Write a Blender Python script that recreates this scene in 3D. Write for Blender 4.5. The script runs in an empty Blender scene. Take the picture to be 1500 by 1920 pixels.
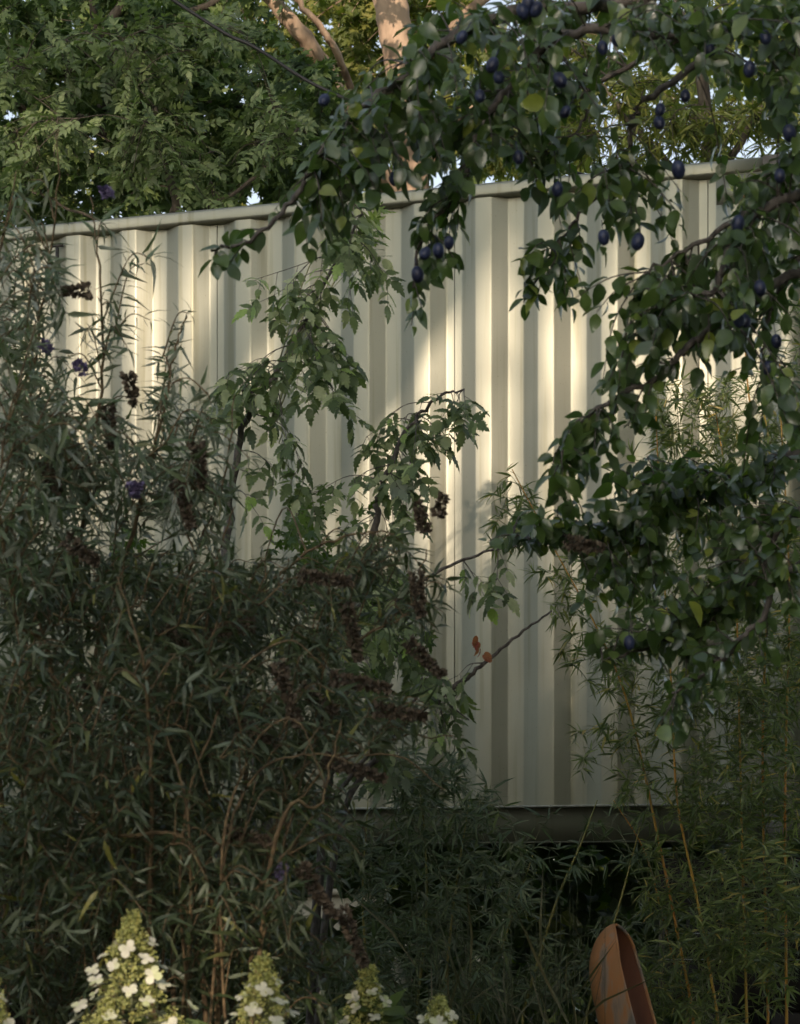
import bpy, math, random
import numpy as np
R = math.radians
random.seed(7); rng = np.random.default_rng(7)
S = bpy.context.scene
COL = S.collection
# ------------------------------------------------------------------ camera, light, exposure
F = 4300.0; EYE = 1.5; HOR = 1690.0            # focal length in photo pixels, eye height, horizon row
cam_d = bpy.data.cameras.new('camera'); cam = bpy.data.objects.new('camera', cam_d); COL.objects.link(cam)
cam.location = (0, 0, EYE); cam.rotation_euler = (R(90), 0, 0)
cam_d.sensor_width = 36; cam_d.lens = 36*F/1920; cam_d.shift_y = (HOR-960)/1920
cam_d.clip_start = .05; cam_d.clip_end = 2000
cam_d.dof.use_dof = True; cam_d.dof.focus_distance = 9.6; cam_d.dof.aperture_fstop = 7.5
S.camera = cam
S.render.resolution_x = 800; S.render.resolution_y = 1024
SUN_EL = 15.0; SUN_AZ = -14.0                  # sun stands behind the camera, a little to the left
sund = np.array([math.sin(R(SUN_AZ))*math.cos(R(SUN_EL)), -math.cos(R(SUN_AZ))*math.cos(R(SUN_EL)), math.sin(R(SUN_EL))])
w = bpy.data.worlds.new('World'); S.world = w; w.use_nodes = True
nt = w.node_tree; bgn = nt.nodes['Background']
sky = nt.nodes.new('ShaderNodeTexSky'); sky.sky_type = 'NISHITA'; sky.sun_disc = False
sky.sun_elevation = R(SUN_EL); sky.sun_rotation = R(180-SUN_AZ); sky.air_density = 1.0; sky.dust_density = 1.2; sky.ozone_density = 1.2
hs = nt.nodes.new('ShaderNodeHueSaturation'); hs.inputs['Saturation'].default_value = .5; nt.links.new(sky.outputs[0], hs.inputs['Color']); nt.links.new(hs.outputs[0], bgn.inputs[0]); bgn.inputs[1].default_value = .15
sl = bpy.data.lights.new('sun', 'SUN'); sl.energy = 3.0; sl.angle = R(.55); sl.color = (1, .80, .65)
so = bpy.data.objects.new('sun', sl); COL.objects.link(so)
from mathutils import Vector
so.rotation_euler = Vector(sund).to_track_quat('Z', 'Y').to_euler(); so.location = (3, -20, 12)
S.view_settings.view_transform = 'Standard'; S.view_settings.look = 'None'
S.view_settings.exposure = 0.66; S.view_settings.gamma = 1; S.view_settings.use_curve_mapping = False

# ------------------------------------------------------------------ helpers
def P(px, py, Z):                               # a point seen at photo pixel px,py at depth Z
    return np.array([(px-750)/F*Z, Z, EYE+(HOR-py)/F*Z])
def unit(v): return v/(np.linalg.norm(v)+1e-9)
def tag(o, label=None, cat=None, group=None, kind=None):
    if label: o['label'] = label
    if cat: o['category'] = cat
    if group: o['group'] = group
    if kind: o['kind'] = kind
    return o
def empty(name, loc=(0, 0, 0), rz=0):
    o = bpy.data.objects.new(name, None); COL.objects.link(o); o.location = loc; o.rotation_euler = (0, 0, rz)
    o.empty_display_size = .1
    return o
def link(name, me, mat, parent=None):
    o = bpy.data.objects.new(name, me); COL.objects.link(o)
    if mat: me.materials.append(mat)
    if parent:
        o.parent = parent
        if parent.type == 'EMPTY' and not getattr(link, 'local', False):
            pass
    return o
def np_mesh(name, V, T, smooth=False, rnd=None):
    me = bpy.data.meshes.new(name)
    V = np.asarray(V, np.float32); T = np.asarray(T, np.int32)
    me.vertices.add(len(V)); me.vertices.foreach_set('co', V.ravel())
    k = T.shape[1]
    me.loops.add(T.size); me.loops.foreach_set('vertex_index', T.ravel())
    me.polygons.add(len(T)); me.polygons.foreach_set('loop_start', np.arange(0, T.size, k, dtype=np.int32))
    me.polygons.foreach_set('loop_total', np.full(len(T), k, np.int32))
    me.update(calc_edges=True)
    if smooth: me.polygons.foreach_set('use_smooth', np.ones(len(T), bool))
    if rnd is not None:
        a = me.attributes.new('rnd', 'FLOAT', 'POINT'); a.data.foreach_set('value', np.asarray(rnd, np.float32))
    me.validate()
    return me
class MB:                                       # simple mesh collector (quads stored as two triangles)
    def __init__(s): s.V = []; s.T = []; s.n = 0
    def add(s, V, Fc):
        for f in Fc:
            for i in range(1, len(f)-1): s.T.append((f[0]+s.n, f[i]+s.n, f[i+1]+s.n))
        s.V.extend([tuple(v) for v in V]); s.n += len(V)
    def box(s, x0, x1, y0, y1, z0, z1):
        V = [(x, y, z) for x in (x0, x1) for y in (y0, y1) for z in (z0, z1)]
        s.add(V, [(0, 1, 3, 2), (4, 6, 7, 5), (0, 4, 5, 1), (2, 3, 7, 6), (0, 2, 6, 4), (1, 5, 7, 3)])
    def tube(s, pts, rad, n=6):
        pts = np.asarray(pts, float); m = len(pts)
        if np.isscalar(rad): rad = [rad]*m
        V = []; up = np.array([.3, .2, .93])
        for i in range(m):
            t = unit(pts[min(i+1, m-1)]-pts[max(i-1, 0)])
            a = unit(np.cross(t, up)) if abs(t@up) < .98 else unit(np.cross(t, [1, 0, 0]))
            b = np.cross(t, a)
            for k in range(n):
                an = 2*math.pi*k/n; V.append(pts[i]+rad[i]*(math.cos(an)*a+math.sin(an)*b))
        Fc = [(i*n+k, i*n+(k+1) % n, (i+1)*n+(k+1) % n, (i+1)*n+k) for i in range(m-1) for k in range(n)]
        Fc += [tuple(range(n))[::-1], tuple((m-1)*n+k for k in range(n))]
        s.add(V, Fc)
    def ell(s, c, r, nu=10, nv=7, ax=None):     # ellipsoid; ax = 3x3 rows
        V = []; A = np.eye(3) if ax is None else ax
        for j in range(nv+1):
            th = math.pi*j/nv
            for i in range(nu):
                ph = 2*math.pi*i/nu
                v = np.array([r[0]*math.sin(th)*math.cos(ph), r[1]*math.sin(th)*math.sin(ph), r[2]*math.cos(th)])
                V.append(np.array(c)+v@A)
        s.add(V, [(j*nu+i, j*nu+(i+1) % nu, (j+1)*nu+(i+1) % nu, (j+1)*nu+i) for j in range(nv) for i in range(nu)])
    def build(s, name, mat, parent=None, smooth=False, off=None):
        V = np.array(s.V) if s.V else np.zeros((3, 3)); T = s.T if s.T else [(0, 1, 2)]
        if off is not None: V = V-np.array(off)
        return link(name, np_mesh(name, V, T, smooth, rng.random(len(V)) if False else None), mat, parent)
def spline(pts, n=6):                           # Catmull-Rom resample
    p = [np.asarray(q, float) for q in pts]; p = [2*p[0]-p[1]]+p+[2*p[-1]-p[-2]]; out = []
    for i in range(1, len(p)-2):
        for k in range(n):
            t = k/n
            out.append(.5*((2*p[i])+(-p[i-1]+p[i+1])*t+(2*p[i-1]-5*p[i]+4*p[i+1]-p[i+2])*t*t+(-p[i-1]+3*p[i]-3*p[i+1]+p[i+2])*t**3))
    out.append(p[-2]); return np.array(out)

# ------------------------------------------------------------------ leaf shapes: unit length along +Y, normal +Z
def strip_leaf(ts, ws, fold=.25, curl=.25, wave=0.0):
    V = []; Tn = []
    for i, (t, wd) in enumerate(zip(ts, ws)):
        z = -curl*t*t; wv = wave*(1 if i % 2 else -1)
        V += [(-wd, t, z+fold*wd+wv), (0, t, z), (wd, t, z+fold*wd-wv)]
    for i in range(len(ts)-1):
        a = i*3; b = a+3
        for q in ((a, a+1, b+1, b), (a+1, a+2, b+2, b+1)):
            Tn += [(q[0], q[1], q[2]), (q[0], q[2], q[3])]
    return np.array(V, float), np.array(Tn)
def outline_leaf(pts, center=(0, .35), bend=.2, wob=.05):
    V = [(center[0], center[1], 0)]
    for i, (x, y) in enumerate(pts): V.append((x, y, -bend*(x*x+(y-.35)**2)+wob*math.sin(i*2.1)))
    n = len(pts)
    return np.array(V, float), np.array([(0, i+1, (i+1) % n+1) for i in range(n)])
OVATE = [strip_leaf([0, .12, .35, .62, .85, 1], [.02, .17, .30, .27, .13, .0], .3, c, wv) for c, wv in ((.15, .01), (.4, .02), (.05, .015), (.7, .0))]
LANCE = [strip_leaf([0, .22, .55, 1], [.02, .085, .06, .0], .35, c) for c in (.1, .5, 1.0)]
BAMB = [strip_leaf([0, .2, .6, 1], [.015, .065, .05, .0], .25, c) for c in (.05, .3, .55)]
NEEDLE = [strip_leaf([0, .4, 1], [.012, .03, 0], .1, c) for c in (.1, .5)]
def toothed(k, wmax=.26):
    L = []; n = 5
    for i in range(n):
        t = .08+i*.17; wd = wmax*math.sin(math.pi*min(1, (t+.08)**.8))
        L += [(wd*.82, t), (wd*1.12, t+.10)]
    side = [(x, y) for x, y in L if y < .98]
    return outline_leaf([(0, 0)]+side+[(0, 1.05)]+[(-x, y) for x, y in side[::-1]], (0, .5), k, .02)
ELDER = [toothed(.25), toothed(.6, .22), toothed(.05, .3)]
def palmate(k):
    pts = [(0, 0)]
    half = [(.10, -.04), (.30, -.10), (.27, .04), (.52, .08), (.34, .17), (.30, .25), (.52, .42), (.56, .62), (.36, .50), (.28, .56), (.16, .46), (.14, .66), (.20, .76), (.07, .80)]
    pts += half+[(0, 1.02)]+[(-x, y) for x, y in half[::-1]]
    return outline_leaf(pts, (0, .28), k, .035)
PALM = [palmate(.2), palmate(.6), palmate(-.1)]
QUADL = [strip_leaf([0, .5, 1], [.05, .35, .05], .2, .2)]
PETAL = [strip_leaf([0, .3, .7, 1], [.08, .36, .46, .16], -.12, .18), strip_leaf([0, .3, .7, 1], [.08, .36, .44, .2], .12, -.1)]

class Leaves:
    def __init__(s): s.p = []; s.d = []; s.n = []; s.s = []; s.w = []
    def add(s, p, d, n, size, w=1.0): s.p.append(p); s.d.append(d); s.n.append(n); s.s.append(size); s.w.append(w)
    def addn(s, p, d, n, size):
        s.p.extend(p); s.d.extend(d); s.n.extend(n); s.s.extend(size); s.w.extend([1.0]*len(p))
    def build(s, name, tmpl, mat, parent, smooth=True):
        p = np.array(s.p); d = np.array(s.d, float); n = np.array(s.n, float); sz = np.array(s.s, float); wd = np.array(s.w)
        d /= np.linalg.norm(d, axis=1, keepdims=True)+1e-9
        x = np.cross(d, n); x /= np.linalg.norm(x, axis=1, keepdims=True)+1e-9
        z = np.cross(x, d)
        pick = rng.integers(0, len(tmpl), len(p)); r = rng.random(len(p))
        Vs = []; Ts = []; Rs = []; off = 0
        for k, (TV, TT) in enumerate(tmpl):
            m = pick == k; N = m.sum()
            if not N: continue
            V = (TV[None, :, 0, None]*(x[m]*wd[m, None])[:, None, :]+TV[None, :, 1, None]*d[m][:, None, :]+TV[None, :, 2, None]*z[m][:, None, :])*sz[m][:, None, None]+p[m][:, None, :]
            T = TT[None]+(np.arange(N)*len(TV))[:, None, None]+off
            Vs.append(V.reshape(-1, 3)); Ts.append(T.reshape(-1, 3)); Rs.append(np.repeat(r[m], len(TV))); off += N*len(TV)
        V = np.concatenate(Vs)
        if parent is not None: V = V-np.array(parent.location)
        return link(name, np_mesh(name, V, np.concatenate(Ts), smooth, np.concatenate(Rs)), mat, parent)

# ------------------------------------------------------------------ materials
def newmat(name):
    m = bpy.data.materials.new(name); m.use_nodes = True; t = m.node_tree
    return m, t, t.nodes['Principled BSDF'], t.nodes['Material Output']
def leaf_mat(name, cols, rough=.45, trans=.28, back=None, tcol=None, spec=.5):
    m, t, b, out = newmat(name); N = t.nodes.new; L = t.links.new
    at = N('ShaderNodeAttribute'); at.attribute_name = 'rnd'
    cr = N('ShaderNodeValToRGB'); e = cr.color_ramp.elements
    while len(e) < len(cols): e.new(.5)
    for i, (pos, c) in enumerate(cols): e[i].position = pos; e[i].color = (*c, 1)
    L(at.outputs['Fac'], cr.inputs[0])
    no = N('ShaderNodeTexNoise'); no.inputs['Scale'].default_value = 60; no.inputs['Detail'].default_value = 3
    tc = N('ShaderNodeTexCoord'); L(tc.outputs['Object'], no.inputs['Vector'])
    mr = N('ShaderNodeMapRange'); mr.inputs[3].default_value = .72; mr.inputs[4].default_value = 1.3; L(no.outputs[0], mr.inputs[0])
    mx = N('ShaderNodeMix'); mx.data_type = 'RGBA'; mx.blend_type = 'MULTIPLY'; mx.inputs[0].default_value = 1
    L(cr.outputs[0], mx.inputs[6]); L(mr.outputs[0], mx.inputs[7]); src = mx.outputs[2]
    if back:
        ge = N('ShaderNodeNewGeometry'); m2 = N('ShaderNodeMix'); m2.data_type = 'RGBA'
        L(ge.outputs['Backfacing'], m2.inputs[0]); L(src, m2.inputs[6]); m2.inputs[7].default_value = (*back, 1); src = m2.outputs[2]
    L(src, b.inputs['Base Color']); b.inputs['Roughness'].default_value = rough; b.inputs['Specular IOR Level'].default_value = spec
    tr = N('ShaderNodeBsdfTranslucent'); ms = N('ShaderNodeMixShader'); ms.inputs[0].default_value = trans
    tm = N('ShaderNodeMix'); tm.data_type = 'RGBA'; tm.blend_type = 'MULTIPLY'; tm.inputs[0].default_value = 1
    L(mx.outputs[2], tm.inputs[6]); tm.inputs[7].default_value = (*(tcol or (1.6, 1.9, .7)), 1); L(tm.outputs[2], tr.inputs['Color'])
    L(b.outputs[0], ms.inputs[1]); L(tr.outputs[0], ms.inputs[2]); L(ms.outputs[0], out.inputs[0])
    return m
def rough_mat(name, c0, c1, scale=20, rough=.8, stretch=(1, 1, 1), bump=.3, metal=0, detail=6, lo=.35, hi=.65, dist=.01):
    m, t, b, out = newmat(name); N = t.nodes.new; L = t.links.new
    tc = N('ShaderNodeTexCoord'); mp = N('ShaderNodeMapping'); mp.inputs['Scale'].default_value = stretch
    no = N('ShaderNodeTexNoise'); no.inputs['Scale'].default_value = scale; no.inputs['Detail'].default_value = detail
    L(tc.outputs['Object'], mp.inputs[0]); L(mp.outputs[0], no.inputs['Vector'])
    cr = N('ShaderNodeValToRGB'); e = cr.color_ramp.elements; e[0].position = lo; e[1].position = hi; e[0].color = (*c0, 1); e[1].color = (*c1, 1)
    L(no.outputs[0], cr.inputs[0]); L(cr.outputs[0], b.inputs['Base Color']); b.inputs['Roughness'].default_value = rough; b.inputs['Metallic'].default_value = metal
    if bump:
        bu = N('ShaderNodeBump'); bu.inputs['Strength'].default_value = bump; bu.inputs['Distance'].default_value = dist; L(no.outputs[0], bu.inputs['Height']); L(bu.outputs[0], b.inputs['Normal'])
    return m
def paint_mat():
    m, t, b, out = newmat('container_paint'); N = t.nodes.new; L = t.links.new
    tc = N('ShaderNodeTexCoord')
    def noise(scale, st, det=5):
        mp = N('ShaderNodeMapping'); mp.inputs['Scale'].default_value = st; no = N('ShaderNodeTexNoise')
        no.inputs['Scale'].default_value = scale; no.inputs['Detail'].default_value = det; L(tc.outputs['Object'], mp.inputs[0]); L(mp.outputs[0], no.inputs['Vector']); return no
    a = noise(1.6, (1, 1, .6)); s = noise(28, (1, 1, .035), 7); g = noise(160, (1, 1, 1), 3)
    c1 = N('ShaderNodeValToRGB'); e = c1.color_ramp.elements; e[0].position = .3; e[1].position = .72; e[0].color = (.285, .285, .222, 1); e[1].color = (.325, .325, .255, 1)
    L(a.outputs[0], c1.inputs[0])
    c2 = N('ShaderNodeValToRGB'); e = c2.color_ramp.elements; e[0].position = .30; e[1].position = .46; e[0].color = (.80, .78, .70, 1); e[1].color = (1, 1, 1, 1)
    L(s.outputs[0], c2.inputs[0])
    c3 = N('ShaderNodeValToRGB'); e = c3.color_ramp.elements; e[0].position = .24; e[1].position = .32; e[0].color = (.55, .5, .42, 1); e[1].color = (1, 1, 1, 1)
    L(g.outputs[0], c3.inputs[0])
    m1 = N('ShaderNodeMix'); m1.data_type = 'RGBA'; m1.blend_type = 'MULTIPLY'; m1.inputs[0].default_value = 1; L(c1.outputs[0], m1.inputs[6]); L(c2.outputs[0], m1.inputs[7])
    m2 = N('ShaderNodeMix'); m2.data_type = 'RGBA'; m2.blend_type = 'MULTIPLY'; m2.inputs[0].default_value = 1; L(m1.outputs[2], m2.inputs[6]); L(c3.outputs[0], m2.inputs[7])
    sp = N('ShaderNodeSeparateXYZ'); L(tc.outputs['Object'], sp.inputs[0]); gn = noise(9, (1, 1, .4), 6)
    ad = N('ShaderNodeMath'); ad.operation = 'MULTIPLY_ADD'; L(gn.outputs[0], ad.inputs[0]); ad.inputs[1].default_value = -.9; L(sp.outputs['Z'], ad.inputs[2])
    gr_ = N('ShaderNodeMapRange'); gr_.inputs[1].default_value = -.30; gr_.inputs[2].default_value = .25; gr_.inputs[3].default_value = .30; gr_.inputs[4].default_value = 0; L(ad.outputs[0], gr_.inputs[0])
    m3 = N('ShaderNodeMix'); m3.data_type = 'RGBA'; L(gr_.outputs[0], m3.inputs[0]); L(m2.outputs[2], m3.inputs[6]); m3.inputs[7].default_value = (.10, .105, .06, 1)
    L(m3.outputs[2], b.inputs['Base Color']); b.inputs['Roughness'].default_value = .48; b.inputs['Metallic'].default_value = .78
    bu = N('ShaderNodeBump'); bu.inputs['Strength'].default_value = .12; bu.inputs['Distance'].default_value = .003; L(s.outputs[0], bu.inputs['Height'])
    dn = noise(3.5, (1, 1, .6), 1); b2_ = N('ShaderNodeBump'); b2_.inputs['Strength'].default_value = .5; b2_.inputs['Distance'].default_value = .02; L(dn.outputs[0], b2_.inputs['Height']); L(bu.outputs[0], b2_.inputs['Normal']); L(b2_.outputs[0], b.inputs['Normal'])
    return m
M = {}
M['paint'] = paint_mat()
M['steel_dark'] = rough_mat('dark_steel', (.015, .015, .013), (.04, .035, .03), 18, .6)
M['rust'] = rough_mat('old_steel', (.10, .085, .065), (.22, .21, .18), 14, .55, bump=.2)
M['lip'] = rough_mat('lip_highlight', (.36, .37, .32), (.52, .53, .48), 30, .4)  # pale colour stands in for the bright highlight along the rail lip
M['tar'] = rough_mat('tarred_timber', (.010, .008, .005), (.026, .020, .013), 18, .9)
M['galv'] = rough_mat('galvanised', (.35, .35, .34), (.55, .55, .54), 40, .35, metal=.7)
M['soil'] = rough_mat('soil', (.028, .022, .015), (.06, .048, .03), 6, .95, bump=.6)
M['bark_plum'] = rough_mat('plum_bark', (.05, .042, .036), (.15, .13, .115), 60, .85, (1, 1, .5))
M['bark_dark'] = rough_mat('dark_bark', (.045, .035, .025), (.10, .085, .06), 40, .9, (1, 1, .3))
M['bark_pale'] = rough_mat('pale_bark', (.13, .085, .05), (.46, .33, .22), 7, .85, (1, 1, .45), bump=.8, detail=9, lo=.36, hi=.56, dist=.03)
M['stem_red'] = rough_mat('bush_stem', (.09, .06, .03), (.24, .17, .085), 50, .8)
M['stem_grey'] = rough_mat('grey_stem', (.16, .16, .13), (.34, .33, .29), 50, .8)
M['culm'] = rough_mat('bamboo_culm', (.40, .28, .045), (.50, .21, .03), 9, .4, (1, 1, .2), bump=0)
M['culm_green'] = rough_mat('bamboo_culm_green', (.15, .17, .04), (.28, .24, .06), 9, .4, (1, 1, .2), bump=0)
M['twig_green'] = rough_mat('green_twig', (.10, .13, .05), (.22, .22, .12), 40, .6, bump=0)
M['l_plum'] = leaf_mat('plum_leaf', [(0, (.04, .07, .024)), (.5, (.075, .12, .034)), (.9, (.12, .175, .05)), (1, (.26, .29, .05))], .28, .26, back=(.13, .17, .11), tcol=(1.6, 2.2, .6), spec=.9)
M['l_elder'] = leaf_mat('box_elder_leaf', [(0, (.06, .09, .03)), (.35, (.11, .155, .055)), (.6, (.20, .25, .11)), (.9, (.42, .45, .27)), (1, (.24, .36, .08))], .5, .25, back=(.20, .235, .17))
M['l_budd'] = leaf_mat('buddleja_leaf', [(0, (.07, .11, .045)), (.5, (.115, .165, .075)), (.9, (.18, .22, .13)), (1, (.16, .16, .05))], .5, .15, back=(.34, .37, .31), spec=.7)
M['l_budd_shade'] = leaf_mat('shaded_buddleja_leaf', [(0, (.036, .055, .022)), (.5, (.06, .088, .035)), (.93, (.10, .12, .055)), (1, (.30, .28, .06))], .42, .18, back=(.20, .24, .16), spec=.6)  # leaf colour darkened to stand in for shade low in the bush
M['l_bamb'] = leaf_mat('bamboo_leaf', [(0, (.07, .10, .034)), (.5, (.13, .175, .055)), (.9, (.22, .26, .09)), (1, (.48, .34, .10))], .4, .3, back=(.14, .17, .10))
M['l_bambd'] = leaf_mat('dark_bamboo_leaf', [(0, (.06, .09, .045)), (.6, (.10, .145, .07)), (1, (.17, .20, .10))], .38, .22, back=(.12, .15, .105))
M['l_maple'] = leaf_mat('maple_leaf', [(0, (.05, .09, .03)), (.6, (.10, .155, .05)), (1, (.19, .25, .075))], .5, .3, back=(.10, .15, .07))
M['l_ash'] = leaf_mat('ash_leaf', [(0, (.10, .14, .055)), (.6, (.15, .20, .08)), (1, (.20, .25, .10))], .5, .3, back=(.14, .17, .10))
M['l_far'] = leaf_mat('far_leaf', [(0, (.07, .10, .028)), (.6, (.14, .17, .04)), (1, (.26, .25, .06))], .55, .4)
M['l_vine'] = leaf_mat('vine_leaf', [(0, (.05, .095, .02)), (1, (.11, .17, .035))], .5, .35)
M['l_hyd'] = leaf_mat('hydrangea_leaf', [(0, (.06, .10, .035)), (1, (.12, .17, .055))], .5, .25)
M['petal'] = leaf_mat('hydrangea_petal', [(0, (.70, .70, .52)), (.6, (.82, .80, .66)), (1, (.60, .66, .34))], .6, .25, tcol=(1, 1, .85))
M['bud'] = leaf_mat('hydrangea_bud', [(0, (.34, .38, .11)), (.7, (.50, .52, .20)), (1, (.54, .50, .15))], .6, .2, tcol=(1, 1, .6))
M['dry'] = leaf_mat('dry_flower', [(0, (.06, .046, .03)), (1, (.19, .145, .10))], .85, .1, tcol=(1, 1, 1))
M['purple'] = leaf_mat('purple_flower', [(0, (.10, .08, .16)), (1, (.26, .21, .36))], .7, .25, tcol=(1, 1, 1))
M['grass'] = leaf_mat('grass_blade', [(0, (.06, .075, .03)), (1, (.17, .15, .08))], .6, .25, tcol=(1, 1, .6))
M['plum'] = rough_mat('plum_skin', (.010, .012, .035), (.03, .042, .10), 30, .45, bump=0)
M['cable'] = rough_mat('cable_black', (.012, .012, .012), (.02, .02, .02), 20, .6)
M['wall'] = rough_mat('old_render', (.38, .33, .22), (.50, .45, .32), 6, .9)
def boat_mat():
    m, t, b, out = newmat('weathered_orange'); N = t.nodes.new; L = t.links.new
    tc = N('ShaderNodeTexCoord'); mp = N('ShaderNodeMapping'); mp.inputs['Scale'].default_value = (1, 1, .22); L(tc.outputs['Object'], mp.inputs[0])
    n1 = N('ShaderNodeTexNoise'); n1.inputs['Scale'].default_value = 15; n1.inputs['Detail'].default_value = 8; L(mp.outputs[0], n1.inputs['Vector'])
    c = N('ShaderNodeValToRGB'); e = c.color_ramp.elements; e.new(.5); e.new(.6)
    for k, (pos, cc) in enumerate([(.38, (.17, .14, .115)), (.45, (.30, .21, .14)), (.51, (.40, .175, .06)), (.68, (.33, .18, .08))]): e[k].position = pos; e[k].color = (*cc, 1)
    L(n1.outputs[0], c.inputs[0]); L(c.outputs[0], b.inputs['Base Color']); b.inputs['Roughness'].default_value = .6
    return m
M['boat'] = boat_mat()
M['boat_in'] = rough_mat('boat_inside', (.10, .035, .016), (.17, .06, .025), 15, .7, (1, 1, .2))

# ------------------------------------------------------------------ setting: ground
g = MB(); n = 40; xs = np.linspace(-1, 1, n+1)
gv = []
for i in range(n+1):
    for j in range(n+1):
        x = np.sign(xs[i])*abs(xs[i])**2.2*600; y = np.sign(xs[j])*abs(xs[j])**2.2*600+10
        gv.append((x, y, .05*math.sin(x*.9)*math.cos(y*.7)-.05))
g.add(gv, [(i*(n+1)+j, (i+1)*(n+1)+j, (i+1)*(n+1)+j+1, i*(n+1)+j+1) for i in range(n) for j in range(n)])
tag(g.build('ground', M['soil'], smooth=True), kind='structure')

# ------------------------------------------------------------------ the shipping container
TH = R(17.0); CZ = EYE+109/F*9.986; CH = 2.896
ct = tag(empty('shipping_container', (.5806, 9.986, CZ), -TH), 'pale beige corrugated steel shipping container raised behind the bushes', 'shipping container')
XL, XR = -11.03, 1.164
PITCH, DEP = .281, .038
zb, zt = .165, CH-.062
prof = []; s0 = .0904; k0 = int((XL+.2-s0)/PITCH)-1
post_l, post_r = XL+.17, XR-.165
k = k0; pts = []
while True:
    a = s0+k*PITCH
    pts += [(a, 0), (a+.069, DEP), (a+.140, DEP), (a+.209, 0)]
    k += 1
    if a > XR: break
pts = [q for q in pts if post_l+.05 < q[0] < post_r-.03]
pts = [(post_l, 0)]+pts+[(post_r, 0)]
c = MB(); V = []; Fc = []
zz = np.linspace(zb, zt, 3)
# small fillets at the folds so that every bend catches light
fp = [pts[0]]
for i in range(1, len(pts)-1):
    a, b_, d_ = map(np.array, (pts[i-1], pts[i], pts[i+1])); r = .006
    u1 = unit(a-b_)*r; u2 = unit(d_-b_)*r
    if np.linalg.norm(a-b_) < .02 or np.linalg.norm(d_-b_) < .02: fp.append(tuple(b_)); continue
    fp += [tuple(b_+u1), tuple(b_+.25*(u1+u2)), tuple(b_+u2)]
fp.append(pts[-1])
for x, y in fp:
    for z in zz: V.append((x, y, z))
for i in range(len(fp)-1):
    for j in range(2): Fc.append((i*3+j, (i+1)*3+j, (i+1)*3+j+1, i*3+j+1))
# thickness: back skin 3 mm behind
nv = len(V); V += [(x, y+.003, z) for x, y, z in V]
Fc += [tuple(nv+q for q in f[::-1]) for f in Fc]
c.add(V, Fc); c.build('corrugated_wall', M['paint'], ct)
kk = -7
for kk in range(-40, 4):                         # welded sheet seams run down every fourth inner flat
    if (kk+6) % 4 == 0:
        a = s0+kk*PITCH+.069+.036
        if post_l+.2 < a < post_r-.1:
            m_ = MB(); m_.tube([(a, DEP-.0005, zb), (a, DEP-.0005, zt)], .0022, 5); m_.build('weld_seam', M['paint'], ct)
def rounded_bar(x0, x1, y0, y1, z0, z1, r=.008):
    m_ = MB(); sec = []
    for (cy, cz, a0) in ((y0+r, z0+r, 180), (y1-r, z0+r, 270), (y1-r, z1-r, 0), (y0+r, z1-r, 90)):
        for q in range(4):
            an = R(a0+q*30); sec.append((cy+r*math.cos(an), cz+r*math.sin(an)))
    n_ = len(sec); NX = max(2, int((x1-x0)/.3)); xs_ = np.linspace(x0, x1, NX)
    V_ = [(x, y, z) for x in xs_ for y, z in sec]
    F_ = [(i*n_+q, (i+1)*n_+q, (i+1)*n_+(q+1) % n_, i*n_+(q+1) % n_) for i in range(NX-1) for q in range(n_)]
    F_ += [tuple(range(n_)), tuple((NX-1)*n_+q for q in range(n_))[::-1]]
    m_.add(V_, F_); return m_
rounded_bar(XL+.17, XR-.17, -.012, .050, CH-.064, CH-.002, .014).build('top_rail', M['paint'], ct)
rl = MB()                                        # bottom rail: a channel with a lip above and below
lp = MB(); lp.box(XL+.17, XR-.17, -.030, .044, .156, .1635); lp.build('rail_lip', M['lip'], ct); rl.box(XL+.17, XR-.17, .006, .011, .0075, .1545); rl.box(XL+.17, XR-.17, -.010, .040, 0, .007)
rl.build('bottom_rail', M['paint'], ct)
for xa, xb in ((XL, post_l-.002), (post_r+.002, XR)):
    rounded_bar(xa, xb, -.003, 2.44, .119, CH-.12, .01).build('corner_post', M['paint'], ct)
    for z0 in (0, CH-.118):
        cc = MB(); cc.box(xa-.004, xb+.004, -.010, .16, z0, z0+.118)
        cc.build('corner_casting', M['rust'], ct)
b_ = MB(); b_.box(post_l, post_r, .06, 2.43, CH-.03, CH-.012); b_.box(post_l, post_r, 2.40, 2.435, .05, CH-.04); b_.box(post_l, post_r, .06, 2.40, .10, .13)
b_.build('roof_and_back', M['paint'], ct)
# header plate under the rail near the right end, vent/lock slot near the left
pl = MB(); a0 = .80; pl.box(a0, post_r-.01, -.006, -.002, CH-.19, CH-.066); pl.build('header_plate', M['paint'], ct)
vt = MB(); vt.box(-2.275, -2.262, -.012, -.001, CH-.29, CH-.115); vt.box(-2.30, -2.24, -.010, -.001, CH-.112, CH-.10); vt.build('wall_bracket', M['steel_dark'], ct)
# supports under the container: stacked sleepers, dark
for x in (-9.5, -6.2, -2.9, .98):
    st = tag(empty('timber_cribbing', (0, 0, 0)), 'dark stacked timber sleepers carrying the container, %s' % {-9.5: 'farthest left', -6.2: 'second from the far left', -2.9: 'left behind the butterfly bush', .98: 'right behind the bamboo'}[x], 'timber support', 'sleeper stacks under the container')
    ca, sa = math.cos(-TH), math.sin(-TH)
    for q in range(8):
        zq = q*.2195; m_ = MB()
        m_.box(-.45, .45, .06, .30, zq-.06, zq+.150) if q % 2 else m_.box(-.30, -.06, -.05, 2.3, zq-.06, zq+.150)
        if not q % 2: m_.box(.06, .30, -.05, 2.3, zq-.06, zq+.150)
        o = m_.build('sleeper', M['tar'], st)
    st.location = (.5806+x*ca, 9.986+x*sa, 0); st.rotation_euler = (0, 0, -TH)
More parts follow.
